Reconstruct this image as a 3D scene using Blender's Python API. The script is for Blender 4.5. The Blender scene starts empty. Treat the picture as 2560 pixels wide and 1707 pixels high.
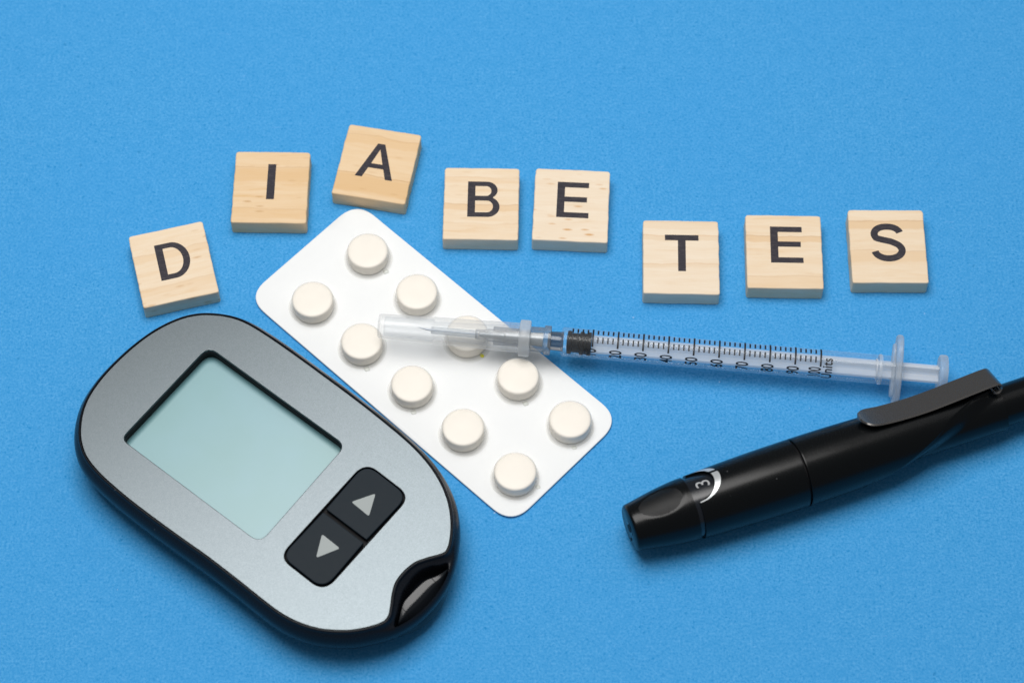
import bpy, bmesh, math, random
from mathutils import Vector, Matrix, noise
S = bpy.context.scene
COL = S.collection
S.unit_settings.scale_length = 0.01          # one unit is one centimetre
PI = math.pi
rad = math.radians

# ------------------------------------------------------------------ camera
cam = bpy.data.cameras.new("camera")
cam.lens = 90.97
cam.sensor_width = 36.0
cam.clip_start = 1.0
cam.clip_end = 2000.0
cam_ob = bpy.data.objects.new("camera", cam)
COL.objects.link(cam_ob)
cam_ob.location = (0, -29.697, 52.913)
cam_ob.rotation_euler = (rad(90) - 1.0594, 0, 0)
cam.dof.use_dof = True
cam.dof.focus_distance = 59.6
cam.dof.aperture_fstop = 0.17
cam.dof.aperture_blades = 9
S.camera = cam_ob

# ------------------------------------------------------------------ world and lamps
w = bpy.data.worlds.new("World")
S.world = w
w.use_nodes = True
bg = w.node_tree.nodes["Background"]
bg.inputs[0].default_value = (0.93, 0.96, 1.0, 1)
bg.inputs[1].default_value = 0.17


def area(name, loc, target, sx, sy, power, col=(1, 1, 1)):
    l = bpy.data.lights.new(name, 'AREA')
    l.shape = 'RECTANGLE'
    l.size = sx
    l.size_y = sy
    l.energy = power
    l.color = col
    o = bpy.data.objects.new(name, l)
    COL.objects.link(o)
    o.location = loc
    o.rotation_euler = (Vector(target) - Vector(loc)).to_track_quat('-Z', 'Y').to_euler()
    return o


area("softbox_lamp", (-6, 8, 64), (0, 0, 0), 42, 40, 43000, (1.0, 0.985, 0.965))
area("fill_lamp", (40, 30, 60), (0, 0, 0), 40, 30, 2600, (0.97, 0.98, 1.0))
S.view_settings.view_transform = 'Standard'
S.view_settings.look = 'None'
S.view_settings.exposure = 0.0
S.view_settings.gamma = 1.0
S.cycles.max_bounces = 16
S.cycles.transparent_max_bounces = 40
S.cycles.transmission_bounces = 12
S.cycles.caustics_reflective = False
S.cycles.caustics_refractive = False


# ------------------------------------------------------------------ helpers
def link(ob, parent=None):
    COL.objects.link(ob)
    if parent:
        ob.parent = parent
    return ob


def tag(o, label=None, cat=None, group=None, kind=None):
    if label: o["label"] = label
    if cat: o["category"] = cat
    if group: o["group"] = group
    if kind: o["kind"] = kind
    return o


def empty(name, loc=(0, 0, 0)):
    o = bpy.data.objects.new(name, None)
    o.empty_display_size = 0.5
    COL.objects.link(o)
    o.location = loc
    return o


def mesh_obj(name, verts, faces, mat, parent=None, smooth=True, fix=True, sharp=35):
    me = bpy.data.meshes.new(name)
    me.from_pydata([tuple(v) for v in verts], [], faces)
    if fix:
        bm = bmesh.new()
        bm.from_mesh(me)
        bmesh.ops.recalc_face_normals(bm, faces=bm.faces)
        bm.to_mesh(me)
        bm.free()
    me.materials.append(mat)
    if smooth:
        me.polygons.foreach_set("use_smooth", [True] * len(me.polygons))
        if sharp:
            me.set_sharp_from_angle(angle=rad(sharp))
    return link(bpy.data.objects.new(name, me), parent)


def outline_mesh(loops, extrude=0.0, bevel=0.0, bevres=2):
    """filled flat polygons (with holes) in XY, optionally extruded and bevelled"""
    cu = bpy.data.curves.new("tmp", 'CURVE')
    cu.dimensions = '2D'
    cu.fill_mode = 'BOTH'
    cu.extrude = extrude
    cu.bevel_depth = bevel
    cu.bevel_resolution = bevres
    cu.offset = -bevel
    for lp in loops:
        sp = cu.splines.new('POLY')
        sp.points.add(len(lp) - 1)
        for i, p in enumerate(lp):
            sp.points[i].co = (p[0], p[1], 0, 1)
        sp.use_cyclic_u = True
    ob = bpy.data.objects.new("tmp", cu)
    COL.objects.link(ob)
    dg = bpy.context.evaluated_depsgraph_get()
    me = bpy.data.meshes.new_from_object(ob.evaluated_get(dg))
    bpy.data.objects.remove(ob)
    bpy.data.curves.remove(cu)
    return me


def outline_obj(name, loops, mat, parent, z, extrude=0.0, bevel=0.0, smooth=False):
    me = outline_mesh(loops, extrude, bevel)
    me.materials.clear()
    me.materials.append(mat)
    for v in me.vertices:
        v.co.z += z
    if smooth:
        me.polygons.foreach_set("use_smooth", [True] * len(me.polygons))
        me.set_sharp_from_angle(angle=rad(30))
    return link(bpy.data.objects.new(name, me), parent)


def text_mesh(body, size, spacing=1.0, bold=0.0):
    cu = bpy.data.curves.new("tmp", 'FONT')
    cu.body = body
    cu.size = size
    cu.space_character = spacing
    cu.align_x = 'CENTER'
    cu.align_y = 'CENTER'
    cu.resolution_u = 5
    cu.offset = bold
    ob = bpy.data.objects.new("tmp", cu)
    COL.objects.link(ob)
    dg = bpy.context.evaluated_depsgraph_get()
    me = bpy.data.meshes.new_from_object(ob.evaluated_get(dg))
    vs = [v.co.copy() for v in me.vertices]
    fs = [tuple(p.vertices) for p in me.polygons]
    bpy.data.objects.remove(ob)
    bpy.data.curves.remove(cu)
    bpy.data.meshes.remove(me)
    return vs, fs


def catmull(pts, closed=True, n=8):
    out = []
    m = len(pts)
    P = [Vector((p[0], p[1])) for p in pts]
    rng = range(m) if closed else range(m - 1)
    for i in rng:
        if closed:
            a, b, c, d = P[(i - 1) % m], P[i], P[(i + 1) % m], P[(i + 2) % m]
        else:
            a, b, c, d = P[max(i - 1, 0)], P[i], P[i + 1], P[min(i + 2, m - 1)]
        for k in range(n):
            t = k / n
            out.append(0.5 * ((2 * b) + (c - a) * t + (2 * a - 5 * b + 4 * c - d) * t * t + (3 * b - a - 3 * c + d) * t ** 3))
    if not closed:
        out.append(P[-1])
    return out


def resample(pts, n, closed=False):
    """n points, arc-length uniform; open: both ends kept"""
    P = list(pts) + ([pts[0]] if closed else [])
    L = [0.0]
    for i in range(1, len(P)):
        L.append(L[-1] + (P[i] - P[i - 1]).length)
    out = []
    j = 0
    cnt = n if closed else n - 1
    for k in range(n):
        t = L[-1] * k / cnt
        while j < len(P) - 2 and L[j + 1] < t:
            j += 1
        seg = L[j + 1] - L[j]
        f = 0 if seg == 0 else (t - L[j]) / seg
        out.append(P[j].lerp(P[j + 1], min(1, f)))
    return out


def smooth_loop(pts, it):
    P = list(pts)
    n = len(P)
    for _ in range(it):
        P = [(P[i - 1] + P[i] * 2 + P[(i + 1) % n]) / 4 for i in range(n)]
    return P


def normals2(P):
    n = len(P)
    out = []
    for i in range(n):
        d = P[(i + 1) % n] - P[i - 1]
        v = Vector((d.y, -d.x))
        out.append(v.normalized())
    # make them point outward
    area2 = sum(P[i].x * P[(i + 1) % n].y - P[(i + 1) % n].x * P[i].y for i in range(n))
    return out if area2 > 0 else [-v for v in out]


def round_poly(pts, r, seg=6):
    """polygon with rounded corners, r: radius or one per corner"""
    n = len(pts)
    out = []
    for i in range(n):
        rr = r[i] if isinstance(r, (list, tuple)) else r
        p = Vector(pts[i]); a = Vector(pts[i - 1]) - p; b = Vector(pts[(i + 1) % n]) - p
        ang = a.angle(b)
        d = min(rr / math.tan(ang / 2), a.length * 0.49, b.length * 0.49)
        s = p + a.normalized() * d
        e = p + b.normalized() * d
        for k in range(seg + 1):
            t = k / seg
            out.append(s.lerp(p, t).lerp(p.lerp(e, t), t) * 1.0)
    return out


def loft(loops, close_top=False, close_bottom=False):
    n = len(loops[0])
    V, F = [], []
    for lp in loops:
        V += [tuple(p) for p in lp]
    for j in range(len(loops) - 1):
        for i in range(n):
            a = j * n + i
            b = j * n + (i + 1) % n
            F.append((a, b, b + n, a + n))
    if close_bottom: F.append(tuple(range(n)))
    if close_top: F.append(tuple((len(loops) - 1) * n + i for i in range(n)))
    return V, F


def lathe(name, prof, mat, parent, n=64, rfun=None, cap0=True, cap1=True, sharp=35, squash=None):
    """prof: (s, r) along local X; angle phi measured from +Z towards +Y"""
    loops = []
    for s, r in prof:
        lp = []
        for k in range(n):
            ph = 2 * PI * k / n
            rr = r if rfun is None else rfun(s, r, ph)
            y, z = rr * math.sin(ph), rr * math.cos(ph)
            if squash: y, z = y * squash[0], z * squash[1]
            lp.append((s, y, z))
        loops.append(lp)
    V, F = loft(loops, cap1, cap0)
    return mesh_obj(name, V, F, mat, parent, True, sharp=sharp)


def interp(tab, x):
    if x <= tab[0][0]: return tab[0][1]
    for (a, u), (b, v) in zip(tab, tab[1:]):
        if x <= b:
            t = (x - a) / (b - a)
            return u + (v - u) * t
    return tab[-1][1]


def sinterp(tab, x):
    """monotone-ish smooth interpolation through a table (Catmull-Rom in x)"""
    if x <= tab[0][0]: return tab[0][1]
    if x >= tab[-1][0]: return tab[-1][1]
    for i in range(len(tab) - 1):
        if x <= tab[i + 1][0]:
            x0, y0 = tab[i]; x1, y1 = tab[i + 1]
            m0 = (y1 - tab[i - 1][1]) / (x1 - tab[i - 1][0]) if i > 0 else (y1 - y0) / (x1 - x0)
            m1 = (tab[i + 2][1] - y0) / (tab[i + 2][0] - x0) if i + 2 < len(tab) else (y1 - y0) / (x1 - x0)
            h = x1 - x0; t = (x - x0) / h
            return ((2 * t ** 3 - 3 * t * t + 1) * y0 + (t ** 3 - 2 * t * t + t) * h * m0 + (-2 * t ** 3 + 3 * t * t) * y1 + (t ** 3 - t * t) * h * m1)


def smst(x):
    x = max(0.0, min(1.0, x))
    return x * x * (3 - 2 * x)


# ------------------------------------------------------------------ materials
class NT:
    def __init__(self, name):
        self.m = bpy.data.materials.new(name)
        self.m.use_nodes = True
        self.t = self.m.node_tree
        self.p = self.t.nodes["Principled BSDF"]
        self.out = self.t.nodes["Material Output"]

    def n(self, typ, **kw):
        nd = self.t.nodes.new(typ)
        for k, v in kw.items():
            if k.startswith("i_"):
                nd.inputs[k[2:].replace("_", " ")].default_value = v
            else:
                setattr(nd, k, v)
        return nd

    def l(self, a, b):
        self.t.links.new(a, b)

    def coords(self, scale=(1, 1, 1), loc=(0, 0, 0), rot=(0, 0, 0)):
        tc = self.n('ShaderNodeTexCoord')
        mp = self.n('ShaderNodeMapping')
        mp.inputs['Scale'].default_value = scale
        mp.inputs['Location'].default_value = loc
        mp.inputs['Rotation'].default_value = rot
        self.l(tc.outputs['Object'], mp.inputs['Vector'])
        return mp.outputs['Vector']

    def noise(self, vec, scale, detail=3, rough=0.5, dist=0.0):
        nd = self.n('ShaderNodeTexNoise')
        nd.inputs['Scale'].default_value = scale
        nd.inputs['Detail'].default_value = detail
        nd.inputs['Roughness'].default_value = rough
        nd.inputs['Distortion'].default_value = dist
        self.l(vec, nd.inputs['Vector'])
        return nd.outputs['Fac']

    def ramp(self, fac, stops):
        nd = self.n('ShaderNodeValToRGB')
        cr = nd.color_ramp
        while len(cr.elements) < len(stops):
            cr.elements.new(0.5)
        for e, (p, c) in zip(cr.elements, stops):
            e.position = p
            e.color = (c[0], c[1], c[2], 1) if isinstance(c, (tuple, list)) else (c, c, c, 1)
        self.l(fac, nd.inputs['Fac'])
        return nd.outputs['Color']

    def mix(self, fac, a, b, blend='MIX'):
        nd = self.n('ShaderNodeMix', data_type='RGBA', blend_type=blend)
        for sock, val in ((nd.inputs['Factor'], fac), (nd.inputs['A'], a), (nd.inputs['B'], b)):
            if isinstance(val, (int, float)):
                if sock.type == 'RGBA': sock.default_value = (val, val, val, 1)
                else: sock.default_value = val
            elif isinstance(val, (tuple, list)):
                sock.default_value = (val[0], val[1], val[2], 1)
            else:
                self.l(val, sock)
        return [o for o in nd.outputs if o.type == 'RGBA'][0]

    def math(self, op, a, b=0.0):
        nd = self.n('ShaderNodeMath', operation=op)
        for sock, val in zip(nd.inputs, (a, b)):
            if isinstance(val, (int, float)): sock.default_value = val
            else: self.l(val, sock)
        return nd.outputs[0]

    def bump(self, h, strength, dist=0.01):
        nd = self.n('ShaderNodeBump')
        nd.inputs['Strength'].default_value = strength
        nd.inputs['Distance'].default_value = dist
        self.l(h, nd.inputs['Height'])
        self.l(nd.outputs['Normal'], self.p.inputs['Normal'])
        return nd

    def set(self, **kw):
        for k, v in kw.items():
            key = {'color': 'Base Color', 'rough': 'Roughness', 'metal': 'Metallic', 'spec': 'Specular IOR Level', 'coat': 'Coat Weight',
                   'coatr': 'Coat Roughness', 'sss': 'Subsurface Weight', 'alpha': 'Alpha', 'trans': 'Transmission Weight', 'ior': 'IOR'}[k]
            s = self.p.inputs[key]
            if isinstance(v, (int, float)): s.default_value = v
            elif isinstance(v, (tuple, list)): s.default_value = (v[0], v[1], v[2], 1)
            else: self.l(v, s)
        return self


def mat_paper():
    a = NT("blue_paper")
    v = a.coords()
    fine = a.noise(v, 17, 4, 0.75)
    mid = a.noise(v, 3.2, 3, 0.55)
    big = a.noise(v, 0.25, 2, 0.5)
    c = a.ramp(fine, [(0.31, (0.027, 0.247, 0.585)), (0.5, (0.069, 0.347, 0.705)), (0.69, (0.130, 0.427, 0.785))])
    c = a.mix(a.ramp(mid, [(0.34, 0.28), (0.60, 0.0)]), c, (0.034, 0.285, 0.630))
    c = a.mix(a.ramp(big, [(0.35, 0.22), (0.65, 0.0)]), c, (0.052, 0.322, 0.72))
    # darker fibre specks
    vor = a.n('ShaderNodeTexVoronoi')
    vor.inputs['Scale'].default_value = 3.1
    nv = a.n('ShaderNodeTexNoise'); nv.inputs['Scale'].default_value = 11; a.l(v, nv.inputs['Vector'])
    mx = a.n('ShaderNodeMixRGB'); mx.inputs['Fac'].default_value = 0.10
    a.l(v, mx.inputs['Color1']); a.l(nv.outputs['Color'], mx.inputs['Color2']); a.l(mx.outputs[0], vor.inputs['Vector'])
    sp = a.ramp(vor.outputs['Distance'], [(0.06, 1.0), (0.12, 0.0)])
    cellr = a.ramp(vor.outputs['Color'], [(0.55, 0.0), (0.90, 0.7)])
    fac = a.math('MULTIPLY', sp, cellr)
    c = a.mix(fac, c, (0.016, 0.205, 0.48))
    vor2 = a.n('ShaderNodeTexVoronoi')
    vor2.inputs['Scale'].default_value = 9.0
    a.l(mx.outputs[0], vor2.inputs['Vector'])
    sp2 = a.ramp(vor2.outputs['Distance'], [(0.10, 0.95), (0.27, 0.0)])
    cell2 = a.ramp(vor2.outputs['Color'], [(0.3, 0.0), (0.8, 1.0)])
    c = a.mix(a.math('MULTIPLY', sp2, cell2), c, (0.022, 0.25, 0.58))
    # pale fibres
    v2 = a.coords(scale=(1, 5, 1), rot=(0, 0, 0.6))
    fib = a.noise(v2, 4.0, 3, 0.6, 1.2)
    c = a.mix(a.ramp(fib, [(0.64, 0.0), (0.74, 0.45)]), c, (0.17, 0.45, 0.83))
    vor3 = a.n('ShaderNodeTexVoronoi')
    vor3.inputs['Scale'].default_value = 1.3
    a.l(mx.outputs[0], vor3.inputs['Vector'])
    sp3 = a.ramp(vor3.outputs['Distance'], [(0.018, 0.8), (0.036, 0.0)])
    c = a.mix(a.math('MULTIPLY', sp3, a.ramp(vor3.outputs['Color'], [(0.5, 0.0), (0.8, 1.0)])), c, (0.45, 0.62, 0.85))
    a.set(color=c, rough=0.9, spec=0.05)
    a.bump(fine, 0.25, 0.02)
    return a.m


def mat_wood(seed, tint, bands, flecks):
    """pine: pale early wood with warmer bands running along local X; bands: (y, half-width, strength)"""
    a = NT("pine_wood")
    r = random.Random(seed)
    off = (r.uniform(0, 50), r.uniform(0, 50), r.uniform(0, 50))
    v = a.coords(scale=(0.35, 3.2, 2.2), loc=off)
    g1 = a.noise(v, 2.2, 4, 0.6, 0.6)
    v2 = a.coords(scale=(0.6, 26, 20), loc=off)
    g2 = a.noise(v2, 2.0, 3, 0.6)
    pale, warm, dark = tint
    c = a.ramp(g1, [(0.36, pale), (0.62, tuple(0.6 * p + 0.4 * q for p, q in zip(pale, warm))), (0.76, warm)])
    c = a.mix(a.ramp(g2, [(0.42, 0.0), (0.75, 0.30)]), c, warm)
    # drawn growth bands at given heights on the tile, with wavy borders
    tc = a.n('ShaderNodeTexCoord')
    sx = a.n('ShaderNodeSeparateXYZ')
    a.l(tc.outputs['Object'], sx.inputs[0])
    wob = a.noise(a.coords(scale=(0.8, 0.8, 0.8), loc=off), 1.3, 3, 0.6)
    yy = a.math('ADD', sx.outputs['Y'], a.math('MULTIPLY', a.math('SUBTRACT', wob, 0.5), 0.22))
    for (yb, hw, st) in bands:
        d = a.math('ABSOLUTE', a.math('SUBTRACT', yy, yb))
        f = a.ramp(a.math('DIVIDE', d, hw * 2.0), [(0.38, st), (0.55, 0.0)])
        c = a.mix(f, c, warm)
        e = a.math('ABSOLUTE', a.math('SUBTRACT', yy, yb + hw))
        c = a.mix(a.ramp(e, [(0.008, st * 0.45), (0.025, 0.0)]), c, dark)
    if flecks:
        v3 = a.coords(scale=(2.4, 9.0, 5.0), loc=off)
        vor = a.n('ShaderNodeTexVoronoi'); vor.inputs['Scale'].default_value = 0.85
        a.l(v3, vor.inputs['Vector'])
        f = a.math('MULTIPLY', a.ramp(vor.outputs['Distance'], [(0.10, 1.0), (0.30, 0.0)]), a.ramp(vor.outputs['Color'], [(0.5, 0.0), (0.72, flecks)]))
        c = a.mix(f, c, dark)
    a.set(color=c, rough=0.62, spec=0.25)
    a.bump(g2, 0.35, 0.012)
    return a.m


def mat_ink():
    a = NT("letter_ink")
    v = a.coords(scale=(1.2, 14, 1))
    g = a.noise(v, 5, 4, 0.75)
    c = a.ramp(g, [(0.35, (0.016, 0.014, 0.022)), (0.58, (0.034, 0.030, 0.040)), (0.78, (0.22, 0.17, 0.14))])
    a.set(color=c, rough=0.6, spec=0.3)
    return a.m


def mat_simple(name, color, rough=0.4, metal=0.0, spec=0.5, var=0.0, scale=20.0, bump=0.0, dust=0.0, **kw):
    a = NT(name)
    a.set(color=color, rough=rough, metal=metal, spec=spec, **kw)
    v = a.coords()
    g = a.noise(v, scale, 4, 0.65)
    if var:
        lo = tuple(x * (1 - var) for x in color); hi = tuple(min(1, x * (1 + var)) for x in color)
        a.set(color=a.ramp(g, [(0.32, lo), (0.68, hi)]))
        r0 = a.ramp(g, [(0.3, max(0.02, rough - 0.05)), (0.7, rough + 0.05)])
        a.set(rough=r0)
    if bump:
        a.bump(g, bump, 0.01)
    if dust:
        vo = a.n('ShaderNodeTexVoronoi'); vo.inputs['Scale'].default_value = 3.5
        a.l(v, vo.inputs['Vector'])
        f = a.math('MULTIPLY', a.ramp(vo.outputs['Distance'], [(0.03, 1.0), (0.06, 0.0)]), a.ramp(vo.outputs['Color'], [(0.55, 0.0), (0.8, dust)]))
        src = a.p.inputs['Base Color'].links[0].from_socket
        a.set(color=a.mix(f, src, (0.32, 0.33, 0.34)))
    return a.m


def mat_clear(name, tint, milk, milk_col=(0.9, 0.94, 0.97), rough=0.12, edge=0.5, edge_lo=0.03, wave=0.0, gmax=0.3):
    """thin moulded plastic: see-through, cloudier and glossier towards grazing angles"""
    a = NT(name)
    a.t.nodes.remove(a.p)
    tr = a.n('ShaderNodeBsdfTransparent'); tr.inputs[0].default_value = (*tint, 1)
    df = a.n('ShaderNodeBsdfDiffuse'); df.inputs[0].default_value = (*milk_col, 1)
    tl = a.n('ShaderNodeBsdfTranslucent'); tl.inputs[0].default_value = (*milk_col, 1)
    ms = a.n('ShaderNodeMixShader'); ms.inputs[0].default_value = 0.45
    a.l(df.outputs[0], ms.inputs[1]); a.l(tl.outputs[0], ms.inputs[2])
    lw = a.n('ShaderNodeLayerWeight'); lw.inputs['Blend'].default_value = 0.35
    fac = a.ramp(lw.outputs['Facing'], [(0.0, milk), (0.55, milk + (edge - milk) * 0.25), (1.0, edge)])
    if wave:
        g = a.noise(a.coords(scale=(0.5, 1.5, 1.5)), 1.8, 2, 0.5)
        fac = a.mix(1.0, fac, a.ramp(g, [(0.35, 1.0 - wave), (0.65, 1.0 + wave)]), 'MULTIPLY')
    m1 = a.n('ShaderNodeMixShader')
    a.l(fac, m1.inputs[0]); a.l(tr.outputs[0], m1.inputs[1]); a.l(ms.outputs[0], m1.inputs[2])
    gl = a.n('ShaderNodeBsdfGlossy'); gl.inputs['Roughness'].default_value = rough
    fr = a.ramp(lw.outputs['Fresnel'], [(0.0, edge_lo), (0.55, edge_lo + 0.03), (1.0, gmax)])
    m2 = a.n('ShaderNodeMixShader')
    a.l(fr, m2.inputs[0]); a.l(m1.outputs[0], m2.inputs[1]); a.l(gl.outputs[0], m2.inputs[2])
    a.l(m2.outputs[0], a.out.inputs['Surface'])
    return a.m


M = {}
M['paper'] = mat_paper()
M['ink'] = mat_ink()
M['card'] = mat_simple("white_laminate", (0.835, 0.85, 0.852), 0.5, 0, 0.25, var=0.012, scale=1.2)
M['tablet'] = mat_simple("cream_tablet", (0.86, 0.818, 0.752), 0.5, 0, 0.35, var=0.02, scale=3)
M['pocket'] = mat_clear("frosted_pocket", (1, 1, 0.995), 0.10, (0.98, 0.95, 0.90), 0.28, 0.62, 0.010, gmax=0.05)
M['glue'] = mat_simple("cloudy_glue", (0.70, 0.72, 0.68), 0.35)
M['yellow'] = mat_simple("yellow_speck", (0.78, 0.75, 0.02), 0.5)
M['black_gloss'] = mat_simple("black_gloss_plastic", (0.006, 0.008, 0.012), 0.22, 0, 0.5)
M['black_body'] = mat_simple("black_satin_plastic", (0.008, 0.010, 0.014), 0.26, 0, 0.16, var=0.1, scale=30, dust=0.4)
M['black_matte'] = mat_simple("black_matte_plastic", (0.002, 0.0027, 0.0032), 0.25, 0, 0.24, var=0.08, scale=50, bump=0.015, dust=0.35)
M['core'] = mat_simple("pale_hub_core", (0.50, 0.54, 0.56), 0.3, 0.2, 0.6)
M['port'] = mat_simple("port_gloss_plastic", (0.008, 0.010, 0.013), 0.20, 0, 0.34)
M['black_cavity'] = mat_simple("black_recess", (0.004, 0.004, 0.005), 0.6, 0, 0.2)
M['button'] = mat_simple("rubber_button", (0.006, 0.013, 0.020), 0.5, 0, 0.14, var=0.06, scale=40, bump=0.05)
M['arrow'] = mat_simple("grey_arrow_print", (0.30, 0.335, 0.335), 0.5, var=0.02)
M['gun'] = mat_simple("gunmetal_clip", (0.18, 0.17, 0.162), 0.26, 0.85, 0.5, var=0.05, scale=60)
M['silver'] = mat_simple("silver_print", (0.62, 0.65, 0.66), 0.3, 0.5, 0.5)
M['white_print'] = mat_simple("pale_print", (0.38, 0.39, 0.40), 0.4)
M['rubber'] = mat_simple("stopper_rubber", (0.003, 0.004, 0.006), 0.45, 0, 0.15)
M['steel'] = mat_simple("needle_steel", (0.34, 0.38, 0.43), 0.3, 1.0)
M['scale_ink'] = mat_simple("scale_ink", (0.006, 0.007, 0.010), 0.5)
M['barrel'] = mat_clear("clear_barrel", (0.985, 0.992, 1), 0.06, (0.9, 0.95, 0.99), 0.08, 0.22, 0.015, wave=0.1, gmax=0.12)
M['cap'] = mat_clear("cloudy_needle_cap", (0.995, 0.997, 1.0), 0.15, (0.97, 0.98, 0.985), 0.16, 0.42, 0.02, wave=0.2, gmax=0.12)
M['rim'] = mat_clear("frosted_cap_rim", (0.98, 0.985, 0.99), 0.45, (0.93, 0.95, 0.96), 0.25, 0.7, 0.02, wave=0.1, gmax=0.1)
M['tip'] = mat_clear("dark_tip_plastic", (0.62, 0.66, 0.70), 0.45, (0.10, 0.12, 0.14), 0.2, 0.7, 0.05)
M['milky'] = mat_clear("milky_plastic", (0.97, 0.985, 1), 0.36, (0.90, 0.95, 0.99), 0.22, 0.75, 0.03, wave=0.2)
M['rod'] = mat_clear("plunger_plastic", (0.98, 0.99, 1), 0.55, (0.97, 0.985, 1.0), 0.25, 0.55, 0.02, wave=0.05, gmax=0.05)
M['hub'] = mat_clear("smoky_hub_plastic", (0.88, 0.89, 0.90), 0.30, (0.42, 0.45, 0.47), 0.16, 0.6, 0.05)


def mat_plate():
    a = NT("silver_plate_paint")
    v = a.coords()
    g = a.noise(v, 60, 2, 0.8)
    g2 = a.noise(v, 22, 3, 0.7)
    c = a.ramp(g, [(0.25, (0.082, 0.098, 0.106)), (0.75, (0.138, 0.159, 0.172))])
    a.set(color=c, rough=a.ramp(g2, [(0.3, 0.285), (0.7, 0.33)]), metal=0.88, spec=0.5)
    a.bump(g, 0.12, 0.004)
    return a.m


def mat_screen():
    a = NT("lcd_screen")
    v = a.coords()
    g = a.noise(v, 0.8, 2, 0.5)
    c = a.ramp(g, [(0.3, (0.128, 0.315, 0.335)), (0.7, (0.140, 0.33, 0.375))])
    a.set(color=c, rough=0.42, spec=0.6, coat=0.9, coatr=0.28)
    return a.m


M['plate'] = mat_plate()
M['screen'] = mat_screen()

# ------------------------------------------------------------------ paper ground
gb = [(-150, -110, 0), (150, -110, 0), (150, 150, 0), (-150, 150, 0)]
ground = mesh_obj("paper_ground", gb, [(0, 1, 2, 3)], M['paper'], None, False)
tag(ground, "speckled bright blue craft paper under everything", None, None, "structure")


# ------------------------------------------------------------------ letter tiles
def letter_loops(ch, t=0.182):
    """sans capital, height 1 and centred on the origin"""
    def arc(cx, cy, rx, ry, a0, a1, n=14):
        return [(cx + rx * math.cos(rad(a0 + (a1 - a0) * k / n)), cy + ry * math.sin(rad(a0 + (a1 - a0) * k / n))) for k in range(n + 1)]
    h = 0.5
    if ch == 'I':
        return [[(-t / 2 - .005, -h), (t / 2 + .005, -h), (t / 2 + .005, h), (-t / 2 - .005, h)]]
    if ch == 'T':
        w_ = 0.40; s = 0.092
        return [[(-s, -h), (s, -h), (s, h - .152), (w_, h - .152), (w_, h), (-w_, h), (-w_, h - .152), (-s, h - .152)]]
    if ch == 'E':
        w_ = 0.38; b = 0.148
        return [[(-w_, -h), (w_ + .01, -h), (w_ + .01, -h + b), (-w_ + t, -h + b), (-w_ + t, -.057), (w_ - .04, -.057), (w_ - .04, .088), (-w_ + t, .088), (-w_ + t, h - b), (w_ - .005, h - b), (w_ - .005, h), (-w_, h)]]
    if ch == 'D':
        x0 = -0.38
        out = [(x0, -h)] + arc(-0.02, 0, 0.41, h, -90, 90, 26) + [(x0, h)]
        inn = [(x0 + t, -h + .137)] + arc(-0.035, 0, 0.262, h - .137, -90, 90, 24) + [(x0 + t, h - .137)]
        return [out, inn]
    if ch == 'B':
        x0 = -0.38
        out = [(x0, -h)] + arc(0.10, -0.215, 0.29, 0.285, -90, 65, 16) + arc(0.07, 0.255, 0.265, 0.245, -50, 90, 16) + [(x0, h)]
        i1 = [(x0 + t, -.37)] + arc(0.085, -0.205, 0.145, 0.165, -90, 90, 12) + [(x0 + t, -.04)]
        i2 = [(x0 + t, .095)] + arc(0.06, 0.2325, 0.125, 0.1375, -90, 90, 12) + [(x0 + t, .37)]
        return [out, i1, i2]
    if ch == 'A':
        out = [(-.46, -h), (-.285, -h), (-.185, -.215), (.185, -.215), (.285, -h), (.46, -h), (.09, h), (-.09, h)]
        inn = [(-.138, -.085), (.138, -.085), (0, .335)]
        return [out, inn]
    if ch == 'S':
        mid = arc(0.02, 0.235, 0.29, 0.205, 12, 90, 8) + arc(-0.02, 0.235, 0.285, 0.205, 90, 215, 12)[1:] + [(-.09, .07), (.08, .025)] + \
            arc(0.01, -0.215, 0.32, 0.225, 48, -90, 14) + arc(-0.0, -0.215, 0.315, 0.225, -90, -172, 9)[1:]
        P = resample(catmull(mid, False, 5), 70)
        L, R = [], []
        for i, p in enumerate(P):
            d = (P[min(i + 1, len(P) - 1)] - P[max(i - 1, 0)]).normalized()
            nn = Vector((-d.y, d.x))
            hw = 0.086
            L.append(p + nn * hw); R.append(p - nn * hw)
        return [L + R[::-1]]


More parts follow.
